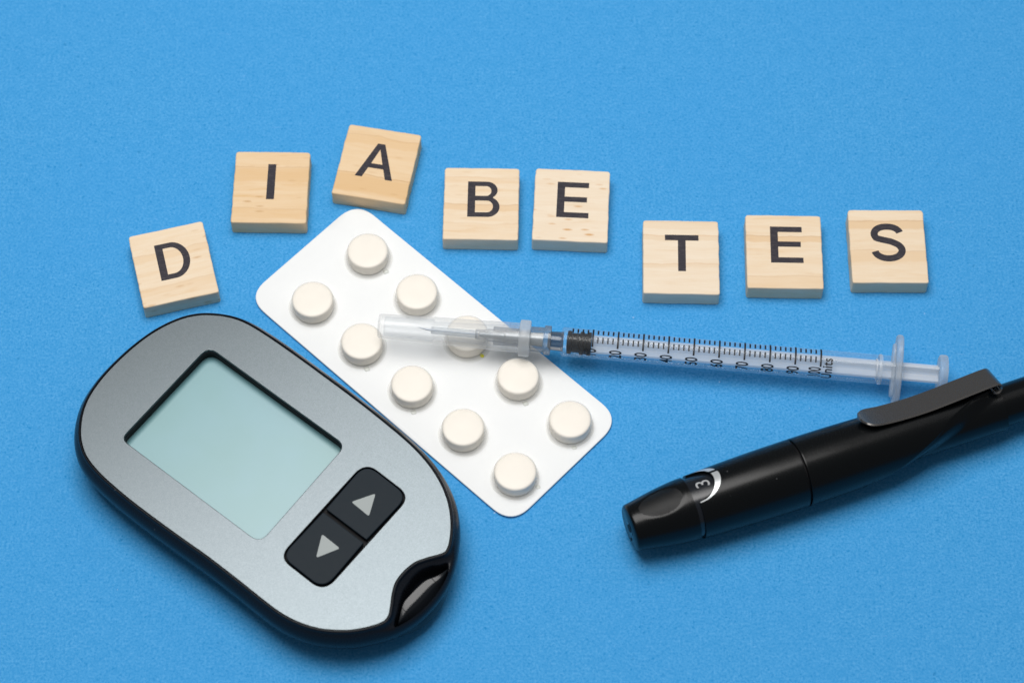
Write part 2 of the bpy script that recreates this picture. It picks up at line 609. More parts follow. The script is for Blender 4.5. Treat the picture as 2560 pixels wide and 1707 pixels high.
CREAM = ((0.83, 0.69, 0.52), (0.76, 0.55, 0.34), (0.55, 0.31, 0.13))
WARM = ((0.80, 0.61, 0.40), (0.72, 0.475, 0.24), (0.50, 0.27, 0.10))
PALE = ((0.84, 0.72, 0.57), (0.77, 0.60, 0.42), (0.62, 0.33, 0.12))
TILES = [
    # letter, x, y, rot, letter dx, dy, tint, bands, flecks, label
    ('D', -8.009, 1.828, 0.2508, 0.03, 0.11, CREAM, [(.30, .10, .5), (-.62, .10, .4)], .5, "wooden tile with a D, leftmost, tilted above the glucose meter"),
    ('I', -5.800, 3.986, -0.0155, 0.0, 0.155, WARM, [(.35, .22, .6), (-.75, .13, .4)], .6, "honey coloured wooden tile printed with the letter I"),
    ('A', -3.267, 4.651, -0.1835, 0.0, 0.08, WARM, [(.62, .13, .5), (-.62, .26, .8)], .2, "wooden tile with the letter A, leaning right, highest on the paper"),
    ('B', -0.736, 3.521, -0.0171, 0.05, 0.12, CREAM, [(.66, .07, .3), (-.12, .09, .8), (-.62, .06, .25)], .15, "wooden tile printed with the letter B"),
    ('E', 1.4205, 3.4705, -0.0517, 0.03, 0.15, PALE, [], .9, "pale wooden tile with an E and brown flecks, beside the B tile"),
    ('T', 4.003, 2.025, -0.0212, 0.02, 0.11, PALE, [(.52, .07, .7), (.86, .10, .5), (-.24, .05, .6)], 0, "pale wooden tile printed with the letter T"),
    ('E', 6.452, 2.175, -0.0189, 0.06, 0.19, CREAM, [(.34, .09, .9), (-.86, .18, .5)], .1, "wooden tile with an E crossed by a tan band, between T and S"),
    ('S', 8.920, 2.326, -0.0030, 0.0, 0.10, CREAM, [(.60, .11, .9), (-.30, .16, .6)], .05, "wooden tile printed with the letter S, at the right end of the word"),
]
TW, TD, TH = 1.80, 2.026, 0.468
for idx, (ch, x, y, a, lx, ly, tint, bands, flecks, lab) in enumerate(TILES):
    rnd = random.Random(idx * 7 + 3)
    rr = [0.085, 0.085, 0.05, 0.05]
    base = round_poly([(TW / 2, TD / 2), (-TW / 2, TD / 2), (-TW / 2, -TD / 2), (TW / 2, -TD / 2)], rr, 5)
    base = resample(base, 260, True)
    so = rnd.uniform(0, 100)
    out = []
    for p in base:                                     # saw-cut edges: the end-grain sides step in and out with the rings
        q = p.copy()
        j = noise.noise(Vector((so, p.y * 5.0, 0 if p.x > 0 else 9))) * 0.011 + noise.noise(Vector((so, p.y * 24.0, 0 if p.x > 0 else 5))) * 0.006
        if abs(p.x) > TW / 2 - 0.04: q.x += j
        if abs(p.y) > TD / 2 - 0.04: q.y += noise.noise(Vector((p.x * 2.2, so, 0 if p.y > 0 else 9))) * 0.008
        out.append(q)
    nn = normals2(out)
    def lp(o, z, j=0.0):
        return [Vector((p.x + m_.x * o, p.y + m_.y * o, z + j * noise.noise(Vector((p.x * 9, p.y * 9, so))))) for p, m_ in zip(out, nn)]
    loops = [lp(-0.008, 0.0), lp(-0.001, 0.008), lp(0, 0.03), lp(-0.003, TH * 0.5), lp(0, TH - 0.035, 0.008), lp(-0.003, TH - 0.016, 0.008),
             lp(-0.010, TH - 0.005, 0.003), lp(-0.024, TH)]
    V, F = loft(loops, False, True)
    # top filled with shrinking rings so the face stays flat
    for k in (0.8, 0.5, 0.2, 0.02):
        loops.append([Vector((p.x * k, p.y * k, TH)) for p in loops[7]])
    V, F = loft(loops, True, True)
    V2 = [tuple(v) for v in V]
    t = mesh_obj("letter_tile", V2, F, mat_wood(idx * 13 + 5, tint, bands, flecks), None, True, sharp=40)
    for poly in t.data.polygons:
        if poly.normal.z > 0.999: poly.use_smooth = False
    t.location = (x, y, 0.002)
    t.rotation_euler = (0, 0, a)
    tag(t, lab, "letter tile", "wooden letter tiles spelling a word")
    lo = [[(px + lx, py + ly) for px, py in [(q[0], q[1]) for q in L]] for L in letter_loops(ch)]
    outline_obj("letter", lo, M['ink'], t, TH + 0.0015, 0.0)


# ------------------------------------------------------------------ blister pack
pack = empty("blister_pack", (-1.677, -0.684, 0.0))
pack.rotation_euler = (0, 0, -0.7576)
tag(pack, "white blister strip of ten round cream tablets under the syringe", "blister pack")
rp = resample(round_poly([(4.02, 1.855), (-4.61, 1.855), (-4.61, -1.825), (4.02, -1.825)], [0.62, 0.62, 0.62, 0.58], 12), 300, True)
nn = normals2(rp)
def cz(p, o=0):                                         # the strip bows very slightly off the paper
    return 0.03 * math.cos(p.x * 0.36) ** 2 * 0 + 0.022 * smst((abs(p.y) - 1.2) / 0.7) + 0.015 * smst((abs(p.x + .3) - 3.2) / 1.2)
def clp(o, z): return [Vector((p.x + m_.x * o, p.y + m_.y * o, z + cz(p))) for p, m_ in zip(rp, nn)]
loops = [clp(-0.02, 0.012), clp(0, 0.02), clp(0, 0.045), clp(-0.012, 0.055)]
V, F = loft(loops, False, True)
# inner grid top
n = 300
rings = [0.96, 0.9, 0.8, 0.65, 0.45, 0.2]
last = loops[-1]
allr = [last]
for k in rings:
    allr.append([Vector((p.x * k, p.y * k, 0.0)) for p in last])
    for v in allr[-1]: v.z = 0.055 + cz(v) + 0.004 * noise.noise(Vector((v.x * 0.8, v.y * 0.8, 3)))
V, F = loft(loops + allr[1:], True, True)
mesh_obj("backing_card", V, F, M['card'], pack, True, sharp=40)
crease = [((1.9, 0.1), (2.3, 0.12))]
for i in range(5):
    for j in range(2):
        px, py = (i - 2) * 1.6381, (j - 0.5) * 1.833
        rnd = random.Random(i * 5 + j)
        def ring(r, z, wob=0.0, ph=rnd.uniform(0, 9)):
            return [Vector((px + (r + wob * noise.noise(Vector((math.cos(a_ * 2 * PI / 64) * 1.4, math.sin(a_ * 2 * PI / 64) * 1.4, ph)))) * math.cos(a_ * 2 * PI / 64),
                            py + (r + wob * noise.noise(Vector((math.cos(a_ * 2 * PI / 64) * 1.4, math.sin(a_ * 2 * PI / 64) * 1.4, ph)))) * math.sin(a_ * 2 * PI / 64), z)) for a_ in range(64)]
        loops = [ring(0.585, 0.0575, .03), ring(0.555, 0.066, .03), ring(0.533, 0.09, .015), ring(0.515, 0.22), ring(0.497, 0.37), ring(0.488, 0.405), ring(0.470, 0.425), ring(0.44, 0.432), ring(0.2, 0.434)]
        V, F = loft(loops, True, False)
        pk = mesh_obj("pocket", V, F, M['pocket'], pack, True, sharp=0)
        tz = 0.07
        loops = [ring(0.43, tz), ring(0.472, tz + .03), ring(0.482, tz + .06), ring(0.480, .375), ring(0.468, .402), ring(0.445, .416), ring(0.40, .4205), ring(0.2, .422)]
        V, F = loft(loops, True, True)
        mesh_obj("tablet", V, F, M['tablet'], pk, True, sharp=0)
        if (i, j) in ((0, 1), (1, 0), (2, 0), (3, 1), (4, 0), (4, 1)):
            an = {(0, 1): 0.05, (1, 0): -0.6, (2, 0): -0.75, (3, 1): -0.5, (4, 0): 0.35, (4, 1): -0.65}[(i, j)]
            c0 = Vector((px + 0.56 * math.cos(an), py + 0.56 * math.sin(an), 0.057))
            vs = []
            for z_, rr_ in ((0.057, 0.07), (0.072, 0.055), (0.076, 0.02)):
                vs.append([c0 + Vector((math.cos(q * PI / 6) * rr_ * (1 + .3 * math.sin(q * 2.1)), math.sin(q * PI / 6) * rr_, z_ - 0.057)) for q in range(12)])
            V, F = loft(vs, True, False)
            mesh_obj("glue_bead", V, F, M['glue'], pk, True, sharp=0)
        if (i, j) == (2, 1):
            c0 = Vector((px + 0.53 * math.cos(-0.10), py + 0.53 * math.sin(-0.10), 0.06))
            vs = [[c0 + Vector((math.cos(q * PI / 5) * r_, math.sin(q * PI / 5) * r_ * .8, h_)) for q in range(10)] for r_, h_ in ((.055, 0), (.05, .02), (.02, .03))]
            V, F = loft(vs, True, False)
            mesh_obj("yellow_speck", V, F, M['yellow'], pk)

# ------------------------------------------------------------------ glucose meter
Z = 1.3
P_MAIN = [(-2.998, -7.754), (-3.334, -7.837), (-3.702, -7.86), (-4.134, -7.82), (-4.57, -7.686), (-5.012, -7.443), (-5.443, -7.105), (-5.867, -6.75),
          (-6.636, -6.13), (-7.215, -5.70), (-7.798, -5.26), (-8.385, -4.797), (-8.864, -4.383), (-9.227, -4.029), (-9.5, -3.673), (-9.641, -3.315), (-9.689, -2.975),
          (-9.665, -2.553), (-9.561, -2.171), (-9.32, -1.716), (-9.011, -1.294), (-8.61, -0.842), (-8.169, -0.457), (-7.719, -0.187), (-7.351, -0.06),
          (-6.977, -0.025), (-6.473, -0.097), (-6.057, -0.277), (-5.509, -0.654), (-4.866, -1.152), (-4.229, -1.666), (-3.5, -2.265), (-2.923, -2.767),
          (-2.412, -3.235), (-2.087, -3.574), (-1.793, -3.958), (-1.565, -4.365), (-1.402, -4.821), (-1.339, -5.274), (-1.345, -5.586), (-1.374, -5.827)]
P_NOTCH = [(-1.374, -5.827), (-1.45, -5.999), (-1.594, -6.072), (-1.885, -6.162), (-2.122, -6.265), (-2.347, -6.467), (-2.518, -6.714), (-2.591, -6.98),
           (-2.624, -7.287), (-2.665, -7.521), (-2.774, -7.657), (-2.998, -7.754)]
B_NOTCH = [(-1.374, -5.827), (-1.42, -6.10), (-1.50, -6.38), (-1.63, -6.67), (-1.83, -6.97), (-2.08, -7.25), (-2.38, -7.49), (-2.70, -7.66), (-2.998, -7.754)]
main = resample(catmull(P_MAIN, False, 8), 420)
for _ in range(6):
    main = [main[0]] + [(main[i - 1] + main[i] * 2 + main[i + 1]) / 4 for i in range(1, len(main) - 1)] + [main[-1]]
NN = 150
pn = resample(catmull(P_NOTCH, False, 8), NN)
bn = resample(catmull(B_NOTCH, False, 8), NN)
PL = main[:-1] + pn[:-1]
BL = main[:-1] + bn[:-1]
PL = smooth_loop(PL, 3)
BL = smooth_loop(BL, 12)
nP, nB = normals2(PL), normals2(BL)
nB = [v.normalized() for v in smooth_loop(nB, 20)]
N0 = len(main) - 1
NT_ = len(PL)


def wn(i):
    if i < N0: return 0.0
    return math.sin(PI * (i - N0) / (NT_ - N0)) ** 0.8


meter = empty("glucose_meter", (-5.5, -4.2, 0.0))
tag(meter, "grey and black blood glucose meter with blank green screen and two arrow buttons", "glucose meter")
MO = Vector((5.5, 4.2, 0))


def mloc(p): return Vector((p[0] + 5.5, p[1] + 4.2))


def pl_(o, z): return [Vector((p.x + m_.x * o, p.y + m_.y * o, z)) + MO for p, m_ in zip(PL, nP)]


def bl_(o, z, drop=0.0): return [Vector((p.x + m_.x * o, p.y + m_.y * o, z - drop * wn(i))) + MO for i, (p, m_) in enumerate(zip(BL, nB))]


LEAF = catmull([(-1.40, -6.20), (-1.60, -6.24), (-1.84, -6.29), (-2.10, -6.45), (-2.33, -6.77), (-2.43, -7.02), (-2.485, -7.30), (-2.545, -7.70), (-2.168, -7.55), (-1.825, -7.28), (-1.54, -6.91), (-1.41, -6.53)], True, 6)


def leaf_depth(x, y):
    inside = False
    dmin = 9
    n_ = len(LEAF)
    for i in range(n_):
        a, b = LEAF[i], LEAF[(i + 1) % n_]
        if (a.y > y) != (b.y > y) and x < (b.x - a.x) * (y - a.y) / (b.y - a.y) + a.x: inside = not inside
        ab = b - a
        t = max(0, min(1, (Vector((x, y)) - a).dot(ab) / max(ab.length_squared, 1e-9)))
        dmin = min(dmin, (Vector((x, y)) - (a + ab * t)).length)
    return smst(dmin / 0.06) * 0.42 if inside else 0.0


rimA = pl_(0.062, Z - 0.05)
bA = bl_(0.115, Z - 0.13, 0.10)
ROWS = 30
mids = []
for k in range(1, ROWS):
    t = k / ROWS
    row = []
    for i in range(NT_):
        p = rimA[i].lerp(bA[i], t)
        if wn(i) > 0:
            gap = (rimA[i] - bA[i]).length
            p.z -= 0.16 * wn(i) * math.sin(PI * min(1, t * 1.05)) * min(1, gap)
            p.z -= leaf_depth(p.x - 5.5, p.y - 4.2)
        row.append(p)
    mids.append(row)
loops = [pl_(-0.05, Z - 0.09), pl_(0.002, Z - 0.05), pl_(0.006, Z - 0.005), pl_(0.016, Z + 0.012), pl_(0.034, Z + 0.012), pl_(0.050, Z - 0.004), pl_(0.060, Z - 0.028), rimA] + mids + \
        [bA, bl_(0.165, Z - 0.22, 0.06), bl_(0.195, Z - 0.34, 0.03), bl_(0.20, Z - 0.46), bl_(0.175, Z - 0.62), bl_(0.10, Z - 0.80), bl_(-0.02, Z - 0.96), bl_(-0.16, Z - 1.10),
         bl_(-0.32, Z - 1.22), bl_(-0.50, Z - 1.285), bl_(-0.7, Z - 1.298)]
V, F = loft(loops, True, False)
mesh_obj("body", V, F, M['black_body'], meter, True, sharp=50)

# strip port: a glossy rounded nose lying in the leaf-shaped recess
inner = resample(catmull([(-1.41, -6.28), (-1.66, -6.45), (-1.93, -6.56), (-2.25, -6.89), (-2.39, -7.12), (-2.47, -7.60)], False, 6), 40)
outer = resample(catmull([(-1.40, -6.36), (-1.45, -6.70), (-1.60, -7.00), (-1.88, -7.34), (-2.17, -7.52), (-2.50, -7.65)], False, 6), 40)
PZ = lambda t: Z - 0.27 - 0.06 * t - 1.0 * max(0.0, t - 0.35) ** 1.8
V, F = [], []
K = 14
for i in range(40):
    for k in range(K + 1):
        t = k / K
        p = inner[i].lerp(outer[i], t)
        e = math.sin(PI * i / 39)
        z = PZ(t) - (0.10 if k in (0, K) else 0)
        nf = 0.0
        if k == 0 and 14 < i < 19: nf = -0.0
        V.append((p.x + 5.5, p.y + 4.2, z + nf))
for i in range(39):
    for k in range(K):
        a = i * (K + 1) + k
        F.append((a, a + 1, a + K + 2, a + K + 1))
port = mesh_obj("strip_port", V, F, M['port'], meter, True, sharp=60)
for c in (9, 30):                                        # moulding seams across the nose
    V, F = [], []
    for k in range(1, K):
        t = k / K
        for dd in (0, 0.35):
            p = inner[c].lerp(outer[c], t); p2 = inner[c + 1].lerp(outer[c + 1], t)
            q = p.lerp(p2, dd)
            e = math.sin(PI * c / 39)
            V.append((q.x + 5.5, q.y + 4.2, PZ(t) + 0.004))
    for k in range(K - 2):
        F.append((2 * k, 2 * k + 1, 2 * k + 3, 2 * k + 2))
    mesh_obj("seam", V, F, M['black_cavity'], port)

# face plate with window and button openings
SCR = [(-6.938, -0.869), (-3.729, -3.398), (-5.528, -5.788), (-8.756, -3.229)]
BT = [(-3.265, -3.806), (-2.256, -4.662), (-4.081, -6.964), (-5.085, -6.131)]
scr = [mloc(p) for p in round_poly(SCR, [0.26, 0.24, 0.26, 0.20], 8)]
btn = [mloc(p) for p in round_poly(BT, [0.36, 0.34, 0.36, 0.32], 8)]
pout = [Vector((p.x - m_.x * 0.004, p.y - m_.y * 0.004)) + Vector((5.5, 4.2)) for p, m_ in zip(PL, nP)]
me = outline_mesh([pout, scr, btn], 0.03, 0.014, 2)
for v in me.vertices: v.co.z += Z - 0.036
me.materials.clear(); me.materials.append(M['plate'])
me.polygons.foreach_set("use_smooth", [True] * len(me.polygons)); me.set_sharp_from_angle(angle=rad(30))
link(bpy.data.objects.new("face_plate", me), meter)

# window walls and LCD
def wall(name, loop, z0, z1, mat, grow0, grow1, parent):
    nn_ = normals2(loop)
    a = [Vector((p.x + m_.x * grow0, p.y + m_.y * grow0, z0)) for p, m_ in zip(loop, nn_)]
    b = [Vector((p.x + m_.x * grow1, p.y + m_.y * grow1, z1)) for p, m_ in zip(loop, nn_)]
    V, F = loft([a, b])
    return mesh_obj(name, V, F, mat, parent, True, sharp=40)


def clean(lp, n=160):
    return resample(lp, n, True)


wall("window_frame", clean(scr), Z - 0.012, Z - 0.35, M['black_cavity'], 0.004, 0.01, meter)
wall("window_lip", clean(scr), Z - 0.045, Z - 0.085, M['black_gloss'], 0.006, -0.022, meter)
ns = normals2(clean(scr))
gs = [Vector((p.x + m_.x * 0.05, p.y + m_.y * 0.05)) for p, m_ in zip(clean(scr), ns)]
outline_obj("screen", [gs], M['screen'], meter, Z - 0.34)
cb = clean(btn)
nb = normals2(cb)
outline_obj("button_well", [[p + m_ * 0.03 for p, m_ in zip(cb, nb)]], M['black_cavity'], meter, Z - 0.10)
wall("button_surround", cb, Z + 0.004, Z - 0.11, M['black_gloss'], -0.004, -0.012, meter)
s1, s2 = Vector((-4.158, -4.996)), Vector((-3.191, -5.785))
d12 = (s2 - s1).normalized()
up = Vector((-d12.y, d12.x))
if up.dot(Vector(BT[0]) - s1) < 0: up = -up


def inset(poly, d):
    n_ = len(poly)
    c = sum((Vector(p) for p in poly), Vector((0, 0))) / n_
    out_ = []
    for i in range(n_):
        a, b, c2 = Vector(poly[i - 1]), Vector(poly[i]), Vector(poly[(i + 1) % n_])
        e1 = (b - a).normalized(); e2 = (c2 - b).normalized()
        n1 = Vector((-e1.y, e1.x)); n2 = Vector((-e2.y, e2.x))
        if n1.dot(c - b) < 0: n1 = -n1
        if n2.dot(c - b) < 0: n2 = -n2
        bis = (n1 + n2)
        out_.append(b + bis * (d / (1 + n1.dot(n2))))
    return out_


upb = inset([s1 + up * 0.012, Vector(BT[0]), Vector(BT[1]), s2 + up * 0.012], 0.035)
dnb = inset([s2 - up * 0.012, Vector(BT[2]), Vector(BT[3]), s1 - up * 0.012], 0.035)
TRI_U = [(-3.549, -4.81), (-3.017, -4.604), (-3.151, -5.162)]
TRI_D = [(-4.168, -5.592), (-3.765, -5.935), (-4.278, -6.163)]
for poly, rr_, tri, lab in ((upb, [0.03, 0.34, 0.32, 0.03], TRI_U, "upper arrow button"), (dnb, [0.03, 0.34, 0.30, 0.03], TRI_D, "lower arrow button")):
    lpb = [mloc(p) for p in round_poly(poly, rr_, 8)]
    b = outline_obj("button", [lpb], M['button'], meter, Z - 0.012, 0.03, 0.018, True)
    tag(b, lab)
    outline_obj("arrow", [[mloc(p) for p in round_poly(tri, 0.035, 5)]], M['arrow'], b, Z - 0.012 + 0.05)

# ------------------------------------------------------------------ syringe
syr = empty("syringe", (0, 0, 0))
A0 = Vector((-3.096, -0.029, 0.80)); A1 = Vector((9.840, -1.246, 0.66))
ex = (A1 - A0).normalized(); ey = Vector((0, 0, 1)).cross(ex).normalized(); ez = ex.cross(ey)
syr.matrix_world = Matrix((ex, ey, ez)).transposed().to_4x4()
syr.location = A0
tag(syr, "clear disposable insulin syringe with capped needle lying across the blister strip", "syringe")
PXL = 0.009253
def sx(px): return (px - 946) * PXL
VA = rad(29.0)                                          # angle between straight up and the viewing side, around the axis
barrel = lathe("barrel", [(sx(1404), .20), (sx(1406), .30), (sx(1410), .335), (sx(1416), .342), (sx(1421), .335), (sx(1500), .333), (sx(1900), .334), (sx(2244), .336)],
               M['barrel'], syr, 96, cap0=False, cap1=False)
lathe("barrel_tip", [(sx(1372), .165), (sx(1379), .215), (sx(1400), .222), (sx(1408), .225), (sx(1411), .24)], M['tip'], barrel, 64, cap0=True, cap1=False)
# finger flange: flat two-eared disc with a rib on its front face
def ear(name, s0, s1, ry, rz, mat, parent, bev=0.02, tilt=0.0):
    loops_ = []
    for s_, k in ((s0, -bev), (s0 + bev, 0), (s1 - bev, 0), (s1, -bev)):
        lp_ = []
        for q in range(96):
            t = 2 * PI * q / 96
            c_, s2_ = math.cos(t), math.sin(t)
            e = 2.6
            u = math.copysign(abs(c_) ** (2 / e), c_) * (rz + k); v_ = math.copysign(abs(s2_) ** (2 / e), s2_) * (ry + k)
            # long axis (u) at tilt from vertical
            y_ = u * math.sin(tilt) + v_ * math.cos(tilt)
            z_ = u * math.cos(tilt) - v_ * math.sin(tilt)
            lp_.append((s_, y_, z_))
        loops_.append(lp_)
    V_, F_ = loft(loops_, True, True)
    return mesh_obj(name, V_, F_, mat, parent, True, sharp=40)
fl = ear("finger_flange", sx(2237), sx(2252), .44, .83, M['milky'], barrel, 0.03, tilt=rad(62))
ear("flange_rib", sx(2229), sx(2237.5), .20, .62, M['milky'], fl, 0.02, tilt=rad(62))
lathe("collar", [(sx(2196), .338), (sx(2198), .350), (sx(2203), .350), (sx(2205), .338)], M['milky'], barrel, 64, cap0=False, cap1=False)

# printed scale, wrapped on the barrel; alpha is measured from the side that faces the viewer, up positive
def wrap(verts, R):
    """(s, arc) -> point on a cylinder; arc 0 faces the viewer"""
    out_ = []
    for s_, u in verts:
        ph = u / R - VA
        out_.append((s_, R * math.sin(ph), R * math.cos(ph)))
    return out_
R_ = 0.3415
def mark(s_, a0, a1, wd, nm):
    V_, F_ = [], []
    m_ = max(3, int(abs(a1 - a0) / 8))
    pts_ = []
    for q in range(m_ + 1):
        aa = rad(a0 + (a1 - a0) * q / m_)
        pts_ += [(s_ - wd / 2, aa * R_), (s_ + wd / 2, aa * R_)]
    for q in range(m_):
        F_.append((2 * q, 2 * q + 1, 2 * q + 3, 2 * q + 2))
    mesh_obj(nm, wrap(pts_, R_), F_, M['scale_ink'], barrel, False, fix=False)
def put_text(nm, body, size, s_c, a_c, spacing=1.0, xs=1.0):
    vs_, fs_ = text_mesh(body, size, spacing, 0.0065)
    mesh_obj(nm, wrap([(s_c - v_.y, rad(a_c) * R_ + v_.x * xs) for v_ in vs_], R_), fs_, M['scale_ink'], barrel, False, fix=False)
for u in range(2, 101, 2):
    px = 1484 + (u - 10) * 6.3
    if u % 10 == 0:
        mark(sx(px), 86, -10, 0.042, "long_mark")
        put_text("scale_number", str(u), 0.40, sx(px - (12 if u == 100 else 3)), -35 if u < 100 else -36, 1.0, 0.54 if u < 100 else 0.46)
    else:
        mark(sx(px), 70, 42, 0.038, "short_mark")
        mark(sx(px), 29, 5, 0.035, "short_mark")
put_text("unit_word", "Units", 0.325, sx(2069), -19, 1.05, 0.74)

# plunger: rubber stopper, cross-section rod, thumb disc
pl = lathe("stopper", [(sx(1419), .12), (sx(1421), .262), (sx(1424), .27), (sx(1430), .27), (sx(1432), .225), (sx(1451), .225), (sx(1453), .27), (sx(1461), .27), (sx(1463), .235), (sx(1469), .235), (sx(1471), .27), (sx(1479), .27), (sx(1481), .25)],
           M['rubber'], syr, 72)
V, F = [], []
def fin(ang, L0, L1, r0, r1, th):
    c_, s_ = math.cos(ang), math.sin(ang)
    k0 = len(V)
    for xx in (L0, L1):
        for rr2, tt in ((r0, -th), (r1, -th), (r1, th), (r0, th)):
            V.append((xx, rr2 * s_ + tt * c_, rr2 * c_ - tt * s_))
    F.extend([(k0, k0 + 1, k0 + 5, k0 + 4), (k0 + 1, k0 + 2, k0 + 6, k0 + 5), (k0 + 2, k0 + 3, k0 + 7, k0 + 6), (k0, k0 + 3, k0 + 2, k0 + 1), (k0 + 4, k0 + 5, k0 + 6, k0 + 7)])
for q in range(4):
    fin(rad(8) + q * PI / 2, sx(1482), sx(2346), 0.045, 0.235, 0.035)
rod = mesh_obj("plunger_rod", V, F, M['rod'], syr, False)
lathe("rod_core", [(sx(1482), .075), (sx(2346), .075)], M['rod'], rod, 20)
lathe("rod_disc", [(sx(2190), .05), (sx(2190), .24), (sx(2194), .24), (sx(2194), .05)], M['rod'], rod, 40)
lathe("thumb_disc", [(sx(2345), .42), (sx(2348), .455), (sx(2361), .46), (sx(2365), .44), (sx(2366), .3)], M['milky'], rod, 72)

# needle hub, needle and sheath inside the cloudy cap
hub = lathe("needle_hub", [(sx(1190), .09), (sx(1192), .118), (sx(1219), .120), (sx(1221), .145), (sx(1250), .155), (sx(1300), .19), (sx(1328), .20), (sx(1329), .285), (sx(1362), .295), (sx(1363), .34), (sx(1379), .34), (sx(1380), .24)],
            M['hub'], syr, 72, cap1=True)
lathe("hub_core", [(sx(1200), .05), (sx(1262), .09), (sx(1268), .14), (sx(1325), .15), (sx(1360), .17)], M['core'], hub, 40)
for q in range(4):
    a_ = q * PI / 2 + .5
    V, F = [], []
    fin(a_, sx(1235), sx(1300), 0.10, 0.245, 0.015)
    mesh_obj("hub_rib", V, F, M['hub'], hub, False)
lathe("needle_sheath", [(sx(1079), .078), (sx(1081), .082), (sx(1150), .088), (sx(1196), .095)], M['milky'], hub, 40)
V, F = [], []
loops = []
for k in range(13):
    t = k / 12
    s_ = sx(1044) + t * (sx(1195) - sx(1044))
    r_ = 0.004 + 0.020 * min(1, t * 6)
    dz = 0.045 * (1 - min(1, t * 4)) ** 1.5
    loops.append([(s_, r_ * math.sin(2 * PI * q / 12) + dz * 0.6, r_ * math.cos(2 * PI * q / 12) + dz) for q in range(12)])
V, F = loft(loops, True, True)
mesh_obj("needle", V, F, M['steel'], hub)
cap = lathe("needle_cap", [(sx(946), .20), (sx(947), .262), (sx(950), .280), (sx(957), .281), (sx(1083), .306), (sx(1085), .316), (sx(1222), .330), (sx(1224), .338), (sx(1252), .342), (sx(1301), .345)],
            M['cap'], syr, 96, cap0=True, cap1=False)
lathe("cap_rim", [(sx(1300), .33), (sx(1301), .41), (sx(1304), .425), (sx(1324), .425), (sx(1327), .41), (sx(1328), .31)], M['rim'], cap, 80, cap0=False, cap1=False)
lathe("cap_lining", [(sx(960), .10), (sx(962), .225), (sx(1084), .262), (sx(1086), .205), (sx(1222), .25), (sx(1250), .275), (sx(1326), .295)], M['barrel'], cap, 72, cap0=True, cap1=False)

# ------------------------------------------------------------------ lancing pen
pen = empty("lancing_pen", (0, 0, 0))
B0 = Vector((2.610, -5.1986, 0.79)); B1 = Vector((11.171, -2.1156, 0.79))
fx_ = (B1 - B0).normalized(); fy_ = Vector((0, 0, 1)).cross(fx_).normalized(); fz_ = fx_.cross(fy_)
pen.matrix_world = Matrix((fx_, fy_, fz_)).transposed().to_4x4()
pen.location = B0
tag(pen, "matte black lancing pen with a dark metal clip and a 3 in its dial window", "lancing pen")
KS, KR = 0.00928, 0.00888
VP = rad(27.9)
def PS(s): return s * (0.00903 + 2.5e-7 * s)
def PR(r, s=0): return r * KR * (1 + 4.6e-5 * s)
NP = 192
def pgrid(name, s_list_fun, rfun, mat, parent, ncol, extra=None, sharp=40):
    """grid over angle and position; s_list_fun(alpha, t) -> s px ; rfun(s, alpha) -> r px"""
    loops_ = []
    for k in range(ncol + 1):
        lp_ = []
        for q in range(NP):
            al = -180 + 360 * q / NP
            s_ = s_list_fun(al, k / ncol)
            r_ = PR(rfun(s_, al), s_)
            ph = rad(al) - VP
            lp_.append((PS(s_), r_ * math.sin(ph), r_ * math.cos(ph)))
        loops_.append(lp_)
    if extra:
        pre, post = extra
        def mk(lst):
            res = []
            for (kf, rr3) in lst:
                lp_ = []
                for q in range(NP):
                    al = -180 + 360 * q / NP
                    ph = rad(al) - VP
                    s_ = kf(al); r_ = PR(rr3, s_)
                    lp_.append((PS(s_), r_ * math.sin(ph), r_ * math.cos(ph)))
                res.append(lp_)
            return res
        loops_ = mk(pre) + loops_ + mk(post)
    V_, F_ = loft(loops_, True, True)
    return mesh_obj(name, V_, F_, mat, parent, True, sharp=sharp)

# nose cap with a flattened, grained thumb pad
NOSE = [(0, 57.5), (6, 60), (20, 62.5), (74, 72), (110, 77), (140, 80), (158, 80.5)]
def pad(s_, al):
    d = math.hypot((s_ - 82) / 66, (al - 38) / 34)
    return d
def nose_r(s_, al):
    r_ = sinterp(NOSE, s_)
    if s_ < 3: r_ -= (3 - s_) * 1.0
    d = pad(s_, al)
    r_ -= 1.3 * (1 - smst((d - 0.72) / 0.30))
    return r_
nose = pgrid("nose_cap", lambda al, t: 158 * t, nose_r, M['black_matte'], pen, 70, ([], [(lambda al: 158.5, 78), (lambda al: 158.5, 40)]), sharp=50)
pm = mat_simple("grained_black_plastic", (0.004, 0.0045, 0.005), 0.40, 0, 0.3, var=0.7, scale=38, bump=1.0)
nose.data.materials.append(pm)
for poly in nose.data.polygons:
    c = poly.center
    al = math.degrees(math.atan2(c.y, c.z) + VP)
    al = (al + 180) % 360 - 180
    if pad(c.x / 0.00905, al) < 0.84: poly.material_index = 1
# lancet opening in the tip face
lathe("tip_opening", [(-0.004, .125), (-0.010, .165), (-0.002, .175)], M['black_gloss'], nose, 40, squash=(1, 1))
lathe("tip_hole", [(-0.013, .10), (-0.0125, .02)], M['black_cavity'], nose, 32)
bx_ = lathe("tip_notch", [(-0.004, .04), (-0.010, .035)], M['black_cavity'], nose, 16)
for v in bx_.data.vertices:
    v.co.y -= 0.13; v.co.z -= 0.30
